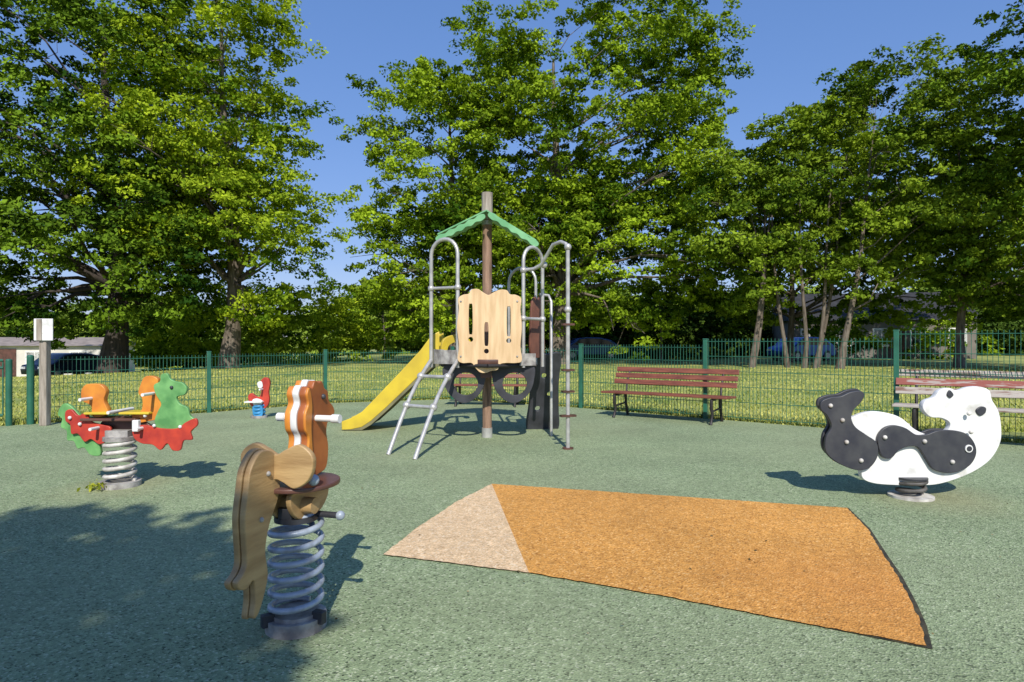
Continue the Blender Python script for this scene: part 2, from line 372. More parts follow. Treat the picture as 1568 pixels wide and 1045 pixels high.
MB().tube([(x,-.064,z),(x,.07,z)],.028,18).obj('axle',M['white'],r)
MB().tube([(x,-.068,z),(x,-.066,z)],.019,18).obj('axle_hole',M['black'],r)
MB().tube([(-.50,-.0,.62),(-.50,.2,.62)],.014,10).tube([(.35,-.0,.59),(.35,.22,.59)],.014,10).obj('bars',M['springw'],r)
MB().box((-.1,0.1,.535),(.22,.16,.02)).obj('seat',M['springw'],r,bevel=.006)

# ------------------------------------------------------------------ rooster springer
r=root('spring_rider_rooster',(-3.83,9.5,0)); c=pxc(397,101)
MB().tube([(0,0,.004),(0,0,.04)],.12,20).obj('base_ring',M['base'],r)
MB().tube(helix(.075,.04,.22,3.5,.015),.02,8).obj('spring',M['blue'],r)
plate('body',c([(381,606),(386,602),(392,606),(398,608),(401,598),(396,590),(401,582),(406,578),(412,580),(414,588),(412,600),(413,614),(408,624),(398,627),(386,622),(382,614)]),.05,M['red'],r)
plate('beak_panel',c([(396,586),(402,584),(404,592),(398,594)]),.02,M['white'],r,y=-.04)
plate('wing_panel',c([(389,612),(396,610),(404,614),(400,621),(391,620)]),.03,M['white'],r,y=-.04)
plate('blue_panel',c([(390,622),(400,620),(405,625),(404,636),(392,636)]),.03,M['blue'],r,y=-.06)
MB().box((-.05,0,.25),(.26,.24,.02)).obj('seat',M['white'],r,bevel=.004)
MB().tube([(.06,-.14,.44),(.06,.14,.44)],.013,8).obj('handle',M['white'],r)

# ------------------------------------------------------------------ play tower with slide
r=root('play_tower',(-.32,7.56,0))
MB().tube([(0.02,0,0),(0.02,0,.85)],.056,16).obj('lower_post',M['brown_log'],r)
MB().tube([(0.02,0,.86),(0.02,0,2.62)],.058,16).obj('post',M['brown_log'],r)
MB().tube([(0.02,0,2.62),(0.02,0,2.95)],.066,20).obj('post_cap',M['grey_log'],r,bevel=.008)
MB().tube([(0.02,0,2.56),(0.02,0,2.61)],.064,20).tube([(0.02,0,.0),(0.02,0,.12)],.064,20).obj('post_collars',M['steel'],r)
hexa=[(.62*math.cos(a),.6*math.sin(a)) for a in [math.radians(30+60*i) for i in range(6)]]
plate('platform',hexa,.05,M['darkbrown'],r,smooth=False,xf=Matrix.Translation((.05,0,.93))@Matrix.Rotation(-math.pi/2,4,'X'))
b=MB()
for i in range(6):
    p=hexa[i]; q=hexa[(i+1)%6]
    b.tube([(p[0]+.05,p[1],.885),(q[0]+.05,q[1],.885)],.022,8)
b.tube([(-.45,-.1,.86),(.55,.1,.86)],.03,8).tube([(.02,-.5,.86),(.02,.5,.86)],.03,8)
b.obj('platform_frame',M['iron'],r)
MB().box((-.53,-.30,.98),(.2,.014,.17),Matrix.Rotation(math.radians(-50),3,'Z')).box((-.40,-.46,.98),(.2,.014,.16),Matrix.Rotation(math.radians(-28),3,'Z')).box((.5,-.42,.95),(.2,.012,.14),Matrix.Rotation(math.radians(25),3,'Z')).obj('bracket_plates',M['base'],r,bevel=.004)
s=136; fx=lambda L:[((x-784)/s+.32,1.15-(y-524)/s) for x,y in L]
pan=fx([(702,458),(709,452),(718,450),(722,444),(732,443),(740,448),(748,452),(756,448),(766,444),(776,445),(781,451),(790,452),(798,458),(797,475),(799,500),(797,530),(799,552),(790,556),(775,556),(766,558),(762,566),(752,568),(744,571),(735,570),(728,563),(722,556),(708,556),(701,550),(703,530),(700,500),(703,475)])
def slot(x,y0,y1,w):
    return [(x-w,y0+4),(x,y0),(x+w,y0+4),(x+w,y1-4),(x,y1),(x-w,y1-4)]
plate('front_panel',pan,.03,M['wood_pale'],r,y=-.52,holes=[fx(slot(721,466,512,2.6)),fx(slot(745,494,530,2.8)),fx(slot(779,470,515,2.6)),fx(circ(721,520,3.6,8)),fx(circ(779,522,3.6,8)),fx(circ(745,538,3.6,8))])
b=MB()
for px,py in [(706,462),(792,462),(706,546),(792,546),(745,560)]:
    (x,z),=fx([(px,py)]); b.ball((x,-.535,z),.012,8)
b.obj('panel_bolts',M['base'],r)
def hoop(p,q,z0,zt,rad=.021):
    p=Vector((*p,0)); q=Vector((*q,0)); w=(q-p).length/2; c0=(p+q)/2; d=(q-p).normalized()
    pts=[p+Vector((0,0,z0)),p+Vector((0,0,zt-w))]
    for a in np.linspace(math.pi,0,11)[1:-1]:
        pts.append(c0+d*w*math.cos(a)+Vector((0,0,zt-w+w*math.sin(a))))
    pts+=[q+Vector((0,0,zt-w)),q+Vector((0,0,z0))]
    return pts
b=MB()
b.tube(hoop((-.615,-.3),(-.295,-.46),.86,2.33),.022,12)
b.tube([(-.615,-.3,1.77),(-.295,-.46,1.77)],.018,10)
b.tube(hoop((.45,-.42),(.68,-.16),.86,2.25),.021,12)
b.tube([(.45,-.42,1.42),(.68,-.16,1.42)],.018,10)
b.tube(hoop((.28,.5),(.62,.35),.86,2.1),.018,12)
b.tube([(.92,-.83,.0),(.92,-.83,2.19)],.022,12)
cur=[(.92,-.83,2.14),(.90,-.81,2.21),(.85,-.76,2.24),(.77,-.68,2.22),(.71,-.60,2.12),(.65,-.53,2.02),(.57,-.46,1.98),(.45,-.42,1.97)]
b.tube(cur,.02,12)
b.tube([(.80,.1,0),(.80,.1,1.65),(.77,.13,1.72),(.66,.2,1.74)],.018,10)
b.obj('hoops_and_rails',M['steel'],r)
b=MB()
for p in [(.92,-.83,2.17),(.92,-.83,1.5),(.68,-.5,2.02),(.45,-.42,1.97),(.45,-.42,1.42),(.68,-.16,1.42),(-.615,-.3,1.77),(-.295,-.46,1.77)]:
    b.ball(p,.04,12)
b.obj('clamp_balls',M['steel'],r)
b=MB()
for z in (.36,.62,.85,1.34): b.box((.92,-.83,z),(.17 if z<.5 else .13,.07,.022),Matrix.Rotation(.3,3,'Z'))
b.tube([(.92,-.83,0.004),(.92,-.83,.02)],.06,14)
b.obj('climbing_pegs',M['darkbrown'],r)
b=MB(); bb=MB()
f1,f2=Vector((-.94,-1.18,.0)),Vector((-.63,-1.44,0)); t1,t2=Vector((-.615,-.32,.94)),Vector((-.295,-.48,.94))
def lad(f,t,u):
    return f.lerp(t,u)+Vector((0,0,.10*math.sin(u*math.pi)))
for f,t in((f1,t1),(f2,t2)): b.tube([lad(f,t,u) for u in np.linspace(0,1,9)],.023,10)
for u in(.4,.74):
    b.tube([lad(f1,t1,u),lad(f2,t2,u)],.02,10)
    bb.ball(lad(f1,t1,u),.044,12).ball(lad(f2,t2,u),.044,12)
bb.obj('ladder_joints',M['steel'],r); b.obj('ladder',M['steel'],r)
s2=130; ux=lambda L:[((x-784)/s2+.32,1.15-(y-524)/s2) for x,y in L]
for nm,cxx in(('under_ring_left',713),('under_ring_right',786)):
    o_=[(cxx-30,560),(cxx,558),(cxx+30,560),(cxx+31,580),(cxx+25,598),(cxx+12,611),(cxx,615),(cxx-12,611),(cxx-25,598),(cxx-31,580)]
    plate(nm,ux(o_),.03,M['darkm'],r,y=-.36,holes=[ux(circ(cxx+2,586,18,16,17))])
MB().box((0.02,-.36,.79),(.12,.04,.1)).obj('ring_bracket',M['darkbrown'],r,bevel=.005)
plate('side_panel',[(-.12,1.0),(-.13,1.35),(-.11,1.62),(-.05,1.69),(0,1.66),(.06,1.70),(.12,1.62),(.13,1.3),(.12,1.0)],.028,M['brownboard'],r,xf=Matrix.Translation((.62,-.04,0))@Matrix.Rotation(math.radians(50),4,'Z'))
cw=[(-.19,-.02),(-.2,.35),(-.18,.7),(-.2,1.0),(-.12,1.06),(.0,1.04),(.13,1.06),(.19,1.0),(.18,.6),(.2,.3),(.19,-.02)]
plate('climbing_wall',cw,.04,M['darkm'],r,holes=[circ(-.02,.75,.035,8),circ(.07,.5,.035,8),circ(-.08,.3,.035,8)],xf=Matrix.Translation((.72,.72,0))@Matrix.Rotation(math.radians(8),4,'Z')@Matrix.Rotation(math.radians(16),4,'X'))
def scallop(x0,z0,x1,z1,w,n):
    d=Vector((x1-x0,z1-z0)); L=d.length; d/=L; nn=Vector((-d.y,d.x)); top=[];bot=[]
    if nn.y<0: nn=-nn
    for i in range(n*2+1):
        t=i/(n*2); a=.009 if i%2 else -.008
        p=Vector((x0,z0))+d*L*t
        top.append(tuple(p+nn*(w/2+a))); bot.append(tuple(p-nn*(w/2+a)))
    return top+bot[::-1]
for nm,y,zz in(('roof_board_front',-.26,0),('roof_board_back',.3,.09)):
    plate(nm+'_left',scallop(.0,2.62+zz,-.56,2.34+zz,.06,5),.03,M['roofg'],r,y=y)
    plate(nm+'_right',scallop(.05,2.64+zz,.62,2.28+zz,.06,5),.03,M['roofg'],r,y=y)
b=MB()
for x0,z0,x1,z1 in((.02,2.68,-.55,2.40),(.02,2.68,.6,2.33)):
    Lg=math.hypot(x1-x0,z1-z0); an=math.atan2(z0-z1,x1-x0)
    b.box(((x0+x1)/2,.02,(z0+z1)/2+.01),(Lg,.53,.015),Matrix.Rotation(an,3,'Y'))
b.obj('roof_sheets',M['roofg'],r)
def slide():
    prof=[(-.62,.95),(-.72,.92),(-.86,.79),(-1.1,.56),(-1.32,.35),(-1.5,.19),(-1.62,.11),(-1.76,.08),(-1.88,.075)]
    side_h=[.34,.32,.26,.23,.21,.18,.14,.09,.05]
    yf,yb=.55,1.05
    b3=MB()
    for y in (yf,yb):
        upp=[(x,z+h) for (x,z),h in zip(prof,side_h)]
        low=[(x,z-.06) for x,z in prof]
        plate('side_wall',upp+low[::-1],.035,M['yellow'],r,y=y,smooth=False,bevel=.01)
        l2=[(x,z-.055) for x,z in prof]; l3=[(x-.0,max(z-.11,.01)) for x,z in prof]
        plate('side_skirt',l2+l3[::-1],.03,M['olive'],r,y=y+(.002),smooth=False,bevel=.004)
    for (x0,z0),(x1,z1) in zip(prof[:-1],prof[1:]):
        b3.poly([(x0,yf,z0),(x0,yb,z0),(x1,yb,z1),(x1,yf,z1)])
        b3.poly([(x0,yf,z0-.03),(x1,yf,z1-.03),(x1,yb,z1-.03),(x0,yb,z0-.03)])
    b3.obj('slide_bed',M['yellow'],r)
    plate('slide_entry_arch',[(-.22,.0),(-.22,.2),(-.16,.28),(0,.32),(.16,.28),(.22,.2),(.22,0),(.15,0),(.13,.16),(0,.22),(-.13,.16),(-.15,0)],.05,M['yellow'],r,xf=Matrix.Translation((-.42,.75,.93))@Matrix.Rotation(math.radians(35),4,'Z'))
    MB().box((-1.8,.8,.03),(.06,.4,.06)).obj('slide_foot',M['base'],r)
slide()

# ------------------------------------------------------------------ benches
def bench(loc,rz,L,m,name='park_bench',old=False,hb=.74,hs=.38):
    r=root(name,loc,rz)
    b=MB()
    for i in range(4): b.box((0,-.22+i*.115,hs-.005*i),(L,.095,.03))
    b.obj('seat_slats',m,r,bevel=.006)
    n=3
    z0=hs+.10; dz=(hb-z0)/n
    for i in range(n):
        z=z0+dz*(i+.5); MB().box((0,.2+.05*i,z),(L,.028,dz*.80),Matrix.Rotation(math.radians(-13),3,'X')).obj('back_slat',M['benchred'] if (old and i==1) else m,r,bevel=.006)
    b=MB()
    for x in(-L/2+.22,L/2-.22):
        b.tube([(x,-.24,hs-.03),(x,-.25,hs-.15),(x,-.2,hs-.24),(x,-.27,0)],[.022,.026,.02,.022],8)
        b.tube([(x,.14,hs-.03),(x,.15,hs-.18),(x,.22,0)],[.024,.022,.022],8)
        b.tube([(x,-.25,hs-.035),(x,.17,hs-.035),(x,.19,hs+.1),(x,.32,hb-.03)],.017,8)
        b.tube([(x,-.21,hs-.2),(x,.15,hs-.18)],.014,8)
    b.obj('cast_legs',M['iron'],r)
bench((2.3,9.3,0.004),math.radians(-36),1.92,M['bench'],hb=.76)
bench((5.42,7.03,0.004),math.radians(-36),1.95,M['benchold'],old=True,hb=.82,hs=.40)
bench((-.45,11.35,0.004),math.radians(-6),1.5,M['bench'])

# ------------------------------------------------------------------ fence
r=root('mesh_fence',(0,0,0))
posts=MB(); wires=MB()
def ztop(x): 
    return float(np.interp(x,[-7,-4.9,-3.5,1.2,2.9,4.8,5.8,8.8],[.92,.94,.95,1.06,1.14,1.24,1.28,1.33]))
for i,(p,q) in enumerate(zip(fence_pts[:-1],fence_pts[1:])):
    if i==0: continue
    P=Vector((*p,0)); Q=Vector((*q,0)); d=(Q-P).normalized(); Lg=(Q-P).length; ang=math.atan2(d.y,d.x)
    R=Matrix.Rotation(ang,3,'Z'); zt=ztop((p[0]+q[0])/2)
    n=int(Lg/.05)
    for k in range(1,n):
        c0=P+d*(Lg*k/n); wires.box((c0.x,c0.y,zt/2+.02),(.006,.006,zt-.02),R)
    mid=(P+Q)/2; nr=Vector((-d.y,d.x,0))
    for z in np.linspace(.06,zt-.03,6):
        for sgn in(-1,1):
            o=mid+nr*.006*sgn; wires.box((o.x,o.y,z),(Lg-.04,.006,.008),R)
for (x,y) in fence_pts[1:]:
    z=ztop(x)+.05
    posts.box((x,y,z/2),(.06,.06,z),Matrix.Rotation(.6 if x<0 else -.6,3,'Z'))
    posts.box((x,y,z+.006),(.07,.07,.014),Matrix.Rotation(.6 if x<0 else -.6,3,'Z'))
posts.obj('fence_posts',M['fence'],r,bevel=.006); wires.obj('wire_panels',M['fence'],r)
r=root('playground_gate',(0,0,0))
b=MB()
for x,y,h,rad in[(-6.72,8.75,.95,.045),(-6.9,8.6,.9,.04)]:
    b.tube([(x,y,0),(x,y,h)],rad,14).ball((x,y,h),rad,14,.5)
g0=Vector((-6.95,8.56,0)); g1=Vector((-8.2,7.6,0))
for z in(.15,.8,.9): b.tube([g0+Vector((0,0,z)),g1+Vector((0,0,z))],.02,8)
for k in range(13):
    p=g0.lerp(g1,k/12); b.tube([p+Vector((0,0,.15)),p+Vector((0,0,.9))],.01,6)
b.obj('gate_frame',M['fence'],r)
r=root('notice_sign',(-6.42,8.62,0))
MB().box((0,0,.73),(.1,.1,1.46)).obj('post',M['grey_log'],r,bevel=.012)
MB().box((.03,-.07,1.32),(.26,.015,.3)).obj('sign_plate',M['white'],r,bevel=.01)
MB().box((-.02,-.084,1.32),(.07,.008,.29)).obj('rail',M['grey_log'],r)

# ------------------------------------------------------------------ foliage
def leaves_obj(name, C, OUT, size, rng, m, tint, parent=None, upb=.55, outb=.45):
    n=len(C)
    nrm=rng.normal(size=(n,3))*.5+OUT*outb+np.array([0,0,upb])
    nrm/=np.linalg.norm(nrm,axis=1,keepdims=True)
    t=np.cross(nrm,rng.normal(size=(n,3))); t/=np.linalg.norm(t,axis=1,keepdims=True)+1e-9
    bb=np.cross(nrm,t)
    Lh=(size*(.6+.8*rng.random(n)))[:,None]/2; W=Lh*.62
    V=np.stack([C-t*Lh,C+bb*W-nrm*W*.2,C+t*Lh,C-bb*W-nrm*W*.2],axis=1).reshape(-1,3)
    me=bpy.data.meshes.new(name)
    me.vertices.add(4*n); me.vertices.foreach_set('co',V.ravel().astype(np.float32))
    me.loops.add(4*n); me.loops.foreach_set('vertex_index',np.arange(4*n,dtype=np.int32))
    me.polygons.add(n); me.polygons.foreach_set('loop_start',np.arange(0,4*n,4,dtype=np.int32))
    me.update(calc_edges=True)
    a=me.attributes.new('tint','FLOAT','FACE'); a.data.foreach_set('value',np.clip(tint,0,1).astype(np.float32))
    me.materials.append(m)
    o=bpy.data.objects.new(name,me); coll.objects.link(o)
    if parent: o.parent=parent
    return o

def crown_points(ells, rng, dens=.16, cl=9, lv=70, br=1.3, cr=.55, shell=.5, tv=.24):
    Cs=[];Os=[];Ts=[];boughs=[]
    for (cx,cy,cz,rx,ry,rz) in ells:
        area=4*math.pi*(((rx*ry)**1.6+(rx*rz)**1.6+(ry*rz)**1.6)/3)**(1/1.6)
        nb=max(3,int(area*dens))
        d=rng.normal(size=(nb,3)); d/=np.linalg.norm(d,axis=1,keepdims=True)
        rad=(shell+(1-shell)*rng.random(nb)**.6)*(0.86+.22*rng.random(nb))
        B=np.array([cx,cy,cz])+d*rad[:,None]*np.array([rx,ry,rz])
        keep=B[:,2]>cz-rz*.93
        B=B[keep]; d=d[keep]; nb=len(B)
        boughs+= [tuple(q) for q in B]
        tb=rng.normal(.46,tv,nb)
        dd=d*np.array([1,1,.4])
        k=cl
        cc=np.repeat(B,k,axis=0)+rng.normal(size=(nb*k,3))*np.array([br*.62,br*.62,br*.36])
        cc+= np.repeat(dd,k,axis=0)*rng.random((nb*k,1))*br*.5
        tt=np.repeat(tb,k)+rng.normal(0,.12,nb*k)
        dc=np.repeat(d,k,axis=0)
        sz=cr*(.5+.8*rng.random(nb*k))
        off=rng.normal(size=(nb*k*lv,3)); off/=np.linalg.norm(off,axis=1,keepdims=True)
        off*=rng.random((nb*k*lv,1))**.45
        sc=np.repeat(sz,lv)[:,None]*np.array([1,1,.45])
        P=np.repeat(cc,lv,axis=0)+off*sc
        P[:,2]-=.25*np.repeat(sz,lv)*(off[:,0]**2+off[:,1]**2)
        Cs.append(P);Os.append(off*.6+np.repeat(dc,lv,axis=0)*.6)
        Ts.append(np.repeat(tt,lv)+rng.normal(0,.14,len(P)))
    return np.concatenate(Cs),np.concatenate(Os),np.concatenate(Ts),boughs

MAT_L={
 'oak':leafmat('oak_leaves',(0.045,0.10,0.008),(0.36,0.49,0.030),.22),
 'dark':leafmat('dark_leaves',(0.020,0.052,0.007),(0.17,0.27,0.020),0),
 'lime':leafmat('lime_leaves',(0.085,0.16,0.010),(0.46,0.57,0.035),.22),
 'right':leafmat('ash_leaves',(0.045,0.095,0.009),(0.28,0.385,0.032),.2),
 'far':leafmat('far_leaves',(0.08,0.14,0.020),(0.28,0.37,0.05),0),
 'under':leafmat('understory_leaves',(0.02,0.045,0.009),(0.08,0.13,0.02),0),
}
def tree(name, base, h, tr, ells, m, seed, leaf=.2, dens=.16, cl=9, lv=66, br=1.3, cr=.55, limbs=40, lean=(0,0), bark='bark', stems=1, shell=.5, twigs=3):
    rng=np.random.default_rng(seed)
    z0=float(terr(base[0],base[1]))
    e=root(name,(base[0],base[1],z0))
    bx=np.array([base[0],base[1],z0])
    C,O,T,boughs=crown_points(ells,rng,dens,cl,lv,br,cr,shell)
    leaves_obj('crown',C-bx,O,leaf,rng,m,T,e)
    b=MB()
    axes=[]
    for s in range(stems):
        a=rng.random()*6.28; sp=(.35*stems if stems>1 else 0)
        bs=np.array([math.cos(a)*sp*.5,math.sin(a)*sp*.3,-.1]); 
        ln=np.array([lean[0]+ (math.cos(a)*h*.12 if stems>1 else 0),lean[1],0])
        pts=[];rad=[];n=9
        for i in range(n):
            t=i/(n-1)
            w=np.array([math.sin(t*5+s)*.012*h,math.cos(t*4+s)*.012*h,0])
            pts.append(tuple(bs+ln*t+w*(t>0)+np.array([0,0,h*.80*t]))); 
            rad.append(tr*(1-.86*t)+ (tr*.35 if i==0 else 0))
        b.tube(pts,rad,10); axes.append((pts,rad))
    idx=rng.permutation(len(boughs))[:limbs]
    for j in idx:
        B=np.array(boughs[j])-bx
        pts,rad=axes[j%len(axes)]
        zt=np.clip(B[2]-(.35+.3*rng.random())*math.hypot(B[0],B[1])-.5, h*.16, h*.76)
        i=min(range(len(pts)),key=lambda q:abs(pts[q][2]-zt))
        S=np.array(pts[i]); r0=rad[i]*.42
        mid=(S+B)/2+np.array([0,0,.08*np.linalg.norm(B-S)])+rng.normal(size=3)*.25
        q=(S+mid)/2+rng.normal(size=3)*.12; q2=(B+mid)/2+rng.normal(size=3)*.18
        b.tube([tuple(S),tuple(q),tuple(mid),tuple(q2),tuple(B)],[r0,r0*.75,r0*.5,r0*.3,.015],6,caps=False)
        for k in range(twigs):
            E=B+rng.normal(size=3)*np.array([1,1,.6])*br*.5
            b.tube([tuple(q2),tuple((q2+E)/2+rng.normal(size=3)*.1),tuple(E)],[r0*.25,r0*.16,.01],5,caps=False)
    b.obj('trunk_and_limbs',M[bark],e)
    return e

# centre oaks
tree('oak_tree',(-3.2,34.5),18,.32,[(-3.6,34.5,10.2,4.5,4.6,7.0),(-5.2,34,5.6,3.7,4,4.0),(-1.5,34,16,3.4,3,3.0),(-1,34,6,4,3,4.6)],MAT_L['oak'],11,leaf=.19,limbs=60,dens=.2)
tree('oak_tree',(2.4,33),20,.45,[(5.0,33,14,6.0,5.0,6.8),(6.2,32.5,6.3,4.6,4.2,5.2),(1.2,32.5,9,4.0,4,5.5),(8.8,33,15.0,2.0,2.2,3.4),(2.5,33,5.5,4,3.5,4.2)],MAT_L['oak'],12,leaf=.19,limbs=60,dens=.19)
# left group
tree('chestnut_tree',(-18.2,28.5),20,.5,[(-20,28.5,11,7.4,5.5,8.8),(-19,27,5.0,6.5,4.5,3.6)],MAT_L['dark'],21,leaf=.19,bark='barkd',limbs=50,dens=.21)
tree('oak_tree',(-12.9,28.5),20,.38,[(-13.4,28.5,12.5,3.1,3.6,8.0),(-12.0,27.5,5.4,2.8,2.8,3.4),(-15,26.5,8.5,3.2,2.4,5.0),(-11.4,28,9.5,2.0,2.2,3.6)],MAT_L['lime'],22,leaf=.17,limbs=45,dens=.22)
# right group
tree('ash_tree',(10.6,28.5),11,.12,[(10.5,28.5,7.2,2.4,2.4,4.2)],MAT_L['right'],31,leaf=.17,stems=2,limbs=22,dens=.3,br=1.0,cr=.5)
tree('ash_tree',(12.9,28),12,.10,[(13.1,28.5,7.7,2.9,2.6,4.6)],MAT_L['right'],32,leaf=.17,stems=4,limbs=28,dens=.3,br=1.0,cr=.5)
tree('ash_tree',(14.1,27),13,.15,[(16.4,27.5,8.8,3.4,3,5.5)],MAT_L['right'],33,leaf=.17,lean=(1.6,0),limbs=30,dens=.28,br=1.0,cr=.5)
tree('ash_tree',(20,28),14,.2,[(20.3,27.5,8.6,3.6,3.4,5.4),(22.5,27,6,4,3.4,4.4)],MAT_L['right'],34,leaf=.18,limbs=30,dens=.24,br=1.1,cr=.5)
tree('ash_tree',(15.5,35),13,.2,[(12,35,7.0,4.5,2.5,5.4),(18.5,35,8.0,5.5,2.5,6.4),(25,35,7.5,5,2.5,6)],MAT_L['right'],36,leaf=.26,limbs=24,dens=.2,lv=45)
tree('chestnut_tree',(20.3,21.5),17,.35,[(20.9,21.5,9.2,3.5,3.2,6.4)],MAT_L['dark'],35,leaf=.17,bark='barkd',limbs=30,dens=.22)
# tree behind the viewpoint that shades the lower left
tree('plane_tree',(-3.6,-8.8),9,.22,[(-2.0,-5.35,6.6,1.35,1.5,1.0),(-4.1,-5.4,6.6,2.0,1.8,1.2),(-3.0,-7.0,6.4,2.4,1.6,1.4),(-6.3,-6.0,6.6,2.2,2,1.4)],MAT_L['oak'],41,leaf=.22,dens=1.1,cl=8,lv=50,br=.6,cr=.4,limbs=24,shell=.05)

def mass(name, spots, m, seed, leaf, lv=60, cl=7, dens=.1, br=1.5, cr=.7):
    rng=np.random.default_rng(seed)
    ells=[]
    for (x,y,w,h) in spots:
        z=float(terr(x,y)); ells.append((x,y,z+h*.52,w,w*.7,h*.52))
    C,O,T,_=crown_points(ells,rng,dens,cl,lv,br,cr,.45)
    C[:,2]=np.maximum(C[:,2],terr(C[:,0],C[:,1])+.05)
    return leaves_obj(name,C,O,leaf,rng,m,T)
rs=random.Random(5)
sp=[(x,rs.uniform(60,75),rs.uniform(3.5,5.5),rs.uniform(5.0,7.8)) for x in np.arange(-62,62,4.2)]
mass('distant_trees',sp,MAT_L['far'],51,.5,dens=.19,lv=42)
sp=[(x,rs.uniform(43,47) if x<17 else rs.uniform(53,56),rs.uniform(2.0,2.9),rs.uniform(3.0,4.6)) for x in np.arange(3,19,2.4).tolist()+np.arange(21,50,2.8).tolist()]
mass('hedge',sp,MAT_L['under'],52,.34,dens=.3,lv=38)
mass('shrub',[(-12.2,35,2.0,3.6),(-9.7,38,2.2,3.4),(-15.5,34,2.6,4.2)],MAT_L['lime'],53,.22,dens=.3)
mass('shrub',[(-6,46,2.2,4.2),(-1,48,2.5,4.6),(-19,37,2.8,3.6),(22.3,42,1.5,2.4),(30,42,1.8,2.2)],MAT_L['oak'],54,.26,dens=.24)
for i,(x,y) in enumerate([(-9,44),(-3.5,50),(-1.5,40),(9,38)]):
    tree('young_tree',(x,y),5,.09,[(x,y,3.3+float(terr(x,y)),1.4,1.4,1.6)],MAT_L['lime' if i%2 else 'oak'],70+i,leaf=.2,dens=.3,lv=50,cl=6,br=.7,cr=.4,limbs=10)

# grass blades
rng=np.random.default_rng(9)
n=70000
gy=8.0+20*rng.random(n)**1.6; gx=(rng.random(n)*2-1)*(gy*.95+1)
fx_=np.interp(gx,[p[0] for p in fence_pts],[p[1] for p in fence_pts],left=-99,right=-99)
k=(gy>fx_+.02)&(gx>-20); gx=gx[k]; gy=gy[k]; 
ex=rng.uniform(-7,8.6,7000); ey=np.interp(ex,[p[0] for p in fence_pts],[p[1] for p in fence_pts])+abs(rng.normal(0,.1,7000))+.02
gx=np.concatenate([gx,ex]); gy=np.concatenate([gy,ey]); n=len(gx)
gh=.02+.035*rng.random(n); gh[-7000:]*=1.7
gz=terr(gx,gy); an=rng.random(n)*6.28; w=.006+.006*rng.random(n)+gy*.0004
dx=np.cos(an)*w; dy=np.sin(an)*w
tx=gx+rng.normal(0,.02,n); ty=gy+rng.normal(0,.02,n)
V=np.stack([np.stack([gx-dx,gy-dy,gz],1),np.stack([gx+dx,gy+dy,gz],1),np.stack([tx,ty,gz+gh],1)],1).reshape(-1,3)
me=bpy.data.meshes.new('grass'); me.vertices.add(3*n); me.vertices.foreach_set('co',V.ravel().astype(np.float32))
me.loops.add(3*n); me.loops.foreach_set('vertex_index',np.arange(3*n,dtype=np.int32))
me.polygons.add(n); me.polygons.foreach_set('loop_start',np.arange(0,3*n,3,dtype=np.int32)); me.update(calc_edges=True)
a=me.attributes.new('tint','FLOAT','FACE')
pt=.45+.3*np.sin(gx*.9+np.sin(gy*.7)*1.3)*np.sin(gy*1.1+.6*np.sin(gx*.5))+rng.normal(0,.25,n)
a.data.foreach_set('value',np.clip(pt,0,1).astype(np.float32))
me.materials.append(leafmat('grass_blades',(0.15,0.21,0.035),(0.58,0.55,0.16),0))
coll.objects.link(bpy.data.objects.new('grass',me))

rng=np.random.default_rng(4)
C=np.array([-3.22,4.84,.04])+rng.normal(size=(40,3))*np.array([.05,.03,.015])
leaves_obj('weeds',C,rng.normal(size=(40,3)),.04,rng,leafmat('weed_leaves',(.2,.25,.03),(.5,.5,.06)),rng.random(40))
n=180; yy=2.4+9*rng.random(n)**1.2; xx=(rng.random(n)*2-1)*yy*.8
k=np.interp(xx,[p[0] for p in fence_pts],[p[1] for p in fence_pts])>yy+.1
C=np.stack([xx[k],yy[k],np.full(k.sum(),.018)],1)
leaves_obj('leaf_litter',C,np.zeros_like(C),.017,rng,leafmat('dry_leaves',(.07,.05,.02),(.32,.24,.12),0),rng.random(len(C)),upb=1.6)

# ------------------------------------------------------------------ house, cars
def house(name,loc,rz,w,d,h,rh,wall,roofc):
    r=root(name,loc,rz)
    wm=mat('render_wall',wall,tuple(q*.8 for q in wall),1.5,.9)
    MB().box((0,0,h/2),(w,d,h)).obj('walls',wm,r)
    b=MB(); o=.3
    a=[(-w/2-o,-d/2-o,h),(w/2+o,-d/2-o,h),(w/2+o,d/2+o,h),(-w/2-o,d/2+o,h),(-w/2-o,0,h+rh),(w/2+o,0,h+rh)]
    b.v=[Vector(q) for q in a]; b.f=[(0,1,5,4),(2,3,4,5),(0,4,3),(1,2,5),(0,3,2,1)]; b.sm=[False]*5
    b.obj('roof',mat('roof_tile',roofc,tuple(q*.6 for q in roofc),3,.9),r)
    g=mat('window_glass',(.04,.05,.06),None,3,.1); b=MB(); fr=MB()
    k=int(w/2.4)
    for i in range(k):
        x=-w/2+w*(i+.5)/k
        b.box((x,-d/2-.01,h*.55),(.95,.04,1.1)); fr.box((x,-d/2-.005,h*.55),(1.15,.05,1.3)); fr.box((x,-d/2-.04,h*.55),(.05,.02,1.1))
    fr.obj('window_frames',M['white'],r); b.obj('windows',g,r)
    MB().box((w*.08,-d/2-.03,1.0),(.95,.04,2.0)).obj('door',M['darkbrown'],r)
house('white_house',(-35.5,45,-1.3),math.radians(14),13,7,2.2,.6,(.74,.70,.64),(.34,.28,.24))
house('dark_roofed_house',(27,48,0),math.radians(-12),12,7,2.7,2.2,(.20,.18,.16),(.035,.035,.038))
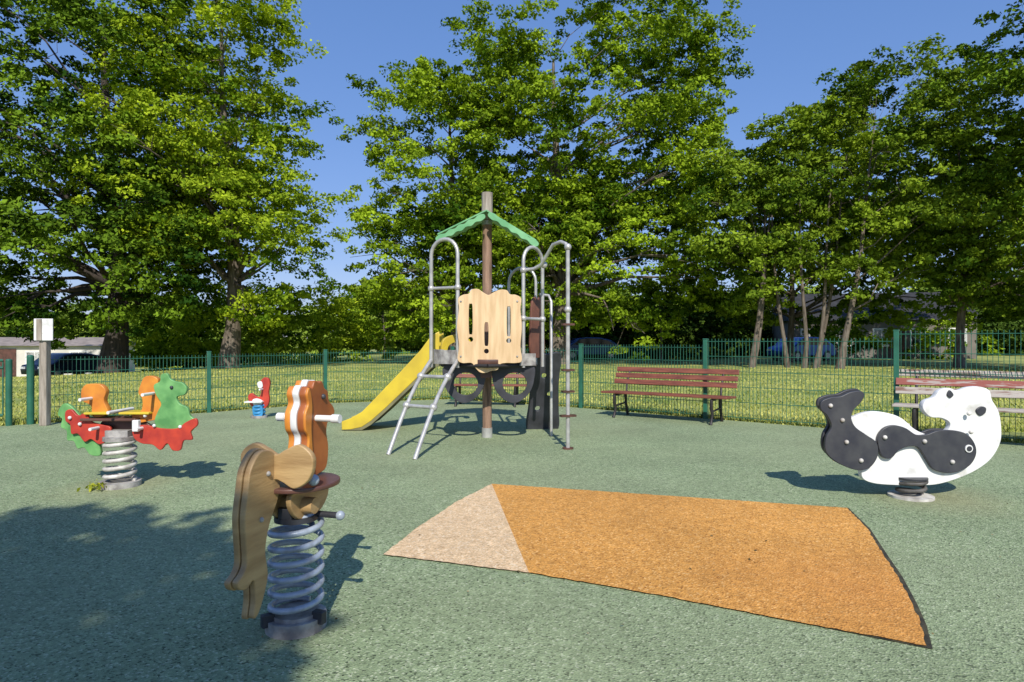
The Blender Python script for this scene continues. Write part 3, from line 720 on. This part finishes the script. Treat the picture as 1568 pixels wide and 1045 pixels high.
def car(loc,rz,col):
    r=root('parked_car',(*loc,float(terr(*loc))),rz)
    pm=mat('car_paint',col,None,3,.25,.3)
    body=[(-2.05,.32),(-2.1,.6),(-2.02,.82),(-1.5,.92),(-.85,1.38),(-.3,1.46),(.6,1.44),(1.3,1.3),(1.85,.98),(2.05,.85),(2.1,.5),(2.05,.3)]
    plate('body',body,1.66,pm,r,smooth=False,bevel=.06)
    plate('side_windows',[(-1.25,.97),(-.8,1.32),(-.3,1.39),(.55,1.37),(1.2,1.22),(1.5,.98)],1.675,mat('car_glass',(.02,.025,.03),None,3,.08),r,smooth=False,bevel=.004)
    t=MB(); hb=MB()
    for x in(-1.3,1.3):
        for y in(-.74,.74):
            t.tube([(x,y-.11,.32),(x,y+.11,.32)],.32,20); hb.tube([(x,y-.115,.32),(x,y+.115,.32)],.18,14)
    t.obj('tyres',M['black'],r); hb.obj('hub_caps',M['steel'],r)
    MB().box((-2.1,-.6,.68),(.05,.3,.12)).box((-2.1,.6,.68),(.05,.3,.12)).obj('headlamps',M['white'],r)
car((18.0,39.0),math.radians(25),(.04,.14,.55))
car((5.0,41.5),math.radians(12),(.04,.10,.25))
car((-25.5,36.0),math.radians(75),(.02,.03,.06))

# ------------------------------------------------------------------ light
to_sun=Vector((.085,-.94,.845)).normalized()
sun=bpy.data.lights.new('sun','SUN'); sun.energy=5.0; sun.angle=math.radians(.5); sun.color=(1,.955,.86)
so=bpy.data.objects.new('sun',sun); so.rotation_euler=(-to_sun).to_track_quat('-Z','Y').to_euler(); so.location=(0,-10,20); coll.objects.link(so)
w=bpy.data.worlds.new('World'); scene.world=w; w.use_nodes=True
nt=w.node_tree; sk=nt.nodes.new('ShaderNodeTexSky'); sk.sky_type='NISHITA'; sk.sun_disc=False
sk.sun_elevation=math.asin(to_sun.z); sk.sun_rotation=math.atan2(to_sun.x,to_sun.y)
sk.air_density=1.2; sk.dust_density=.2; sk.ozone_density=3.0
gm=nt.nodes.new('ShaderNodeGamma'); gm.inputs[1].default_value=.72
hs=nt.nodes.new('ShaderNodeHueSaturation'); hs.inputs['Saturation'].default_value=1.4; hs.inputs['Value'].default_value=1.25*.14
g2=nt.nodes.new('ShaderNodeGamma'); g2.inputs[1].default_value=.68
vm=nt.nodes.new('ShaderNodeVectorMath'); vm.operation='MULTIPLY'; vm.inputs[1].default_value=(.64/.14,.73/.14,1.08/.14)
bg=nt.nodes['Background']; bg.inputs[1].default_value=.14
nt.links.new(sk.outputs[0],gm.inputs[0]); nt.links.new(gm.outputs[0],hs.inputs['Color']); nt.links.new(hs.outputs[0],g2.inputs[0])
nt.links.new(g2.outputs[0],vm.inputs[0]); nt.links.new(vm.outputs[0],bg.inputs[0])
scene.view_settings.view_transform='Standard'; scene.view_settings.look='None'; scene.view_settings.exposure=0

cam=bpy.data.cameras.new('camera'); cam.lens=22.04; cam.sensor_width=36; cam.clip_end=2000; cam.clip_start=.05
co=bpy.data.objects.new('camera',cam); co.location=(0,0,1.15); co.rotation_euler=(math.radians(90.1),0,0); coll.objects.link(co)
scene.camera=co
print('polys',sum(len(o.data.polygons) for o in bpy.data.objects if o.type=='MESH'))
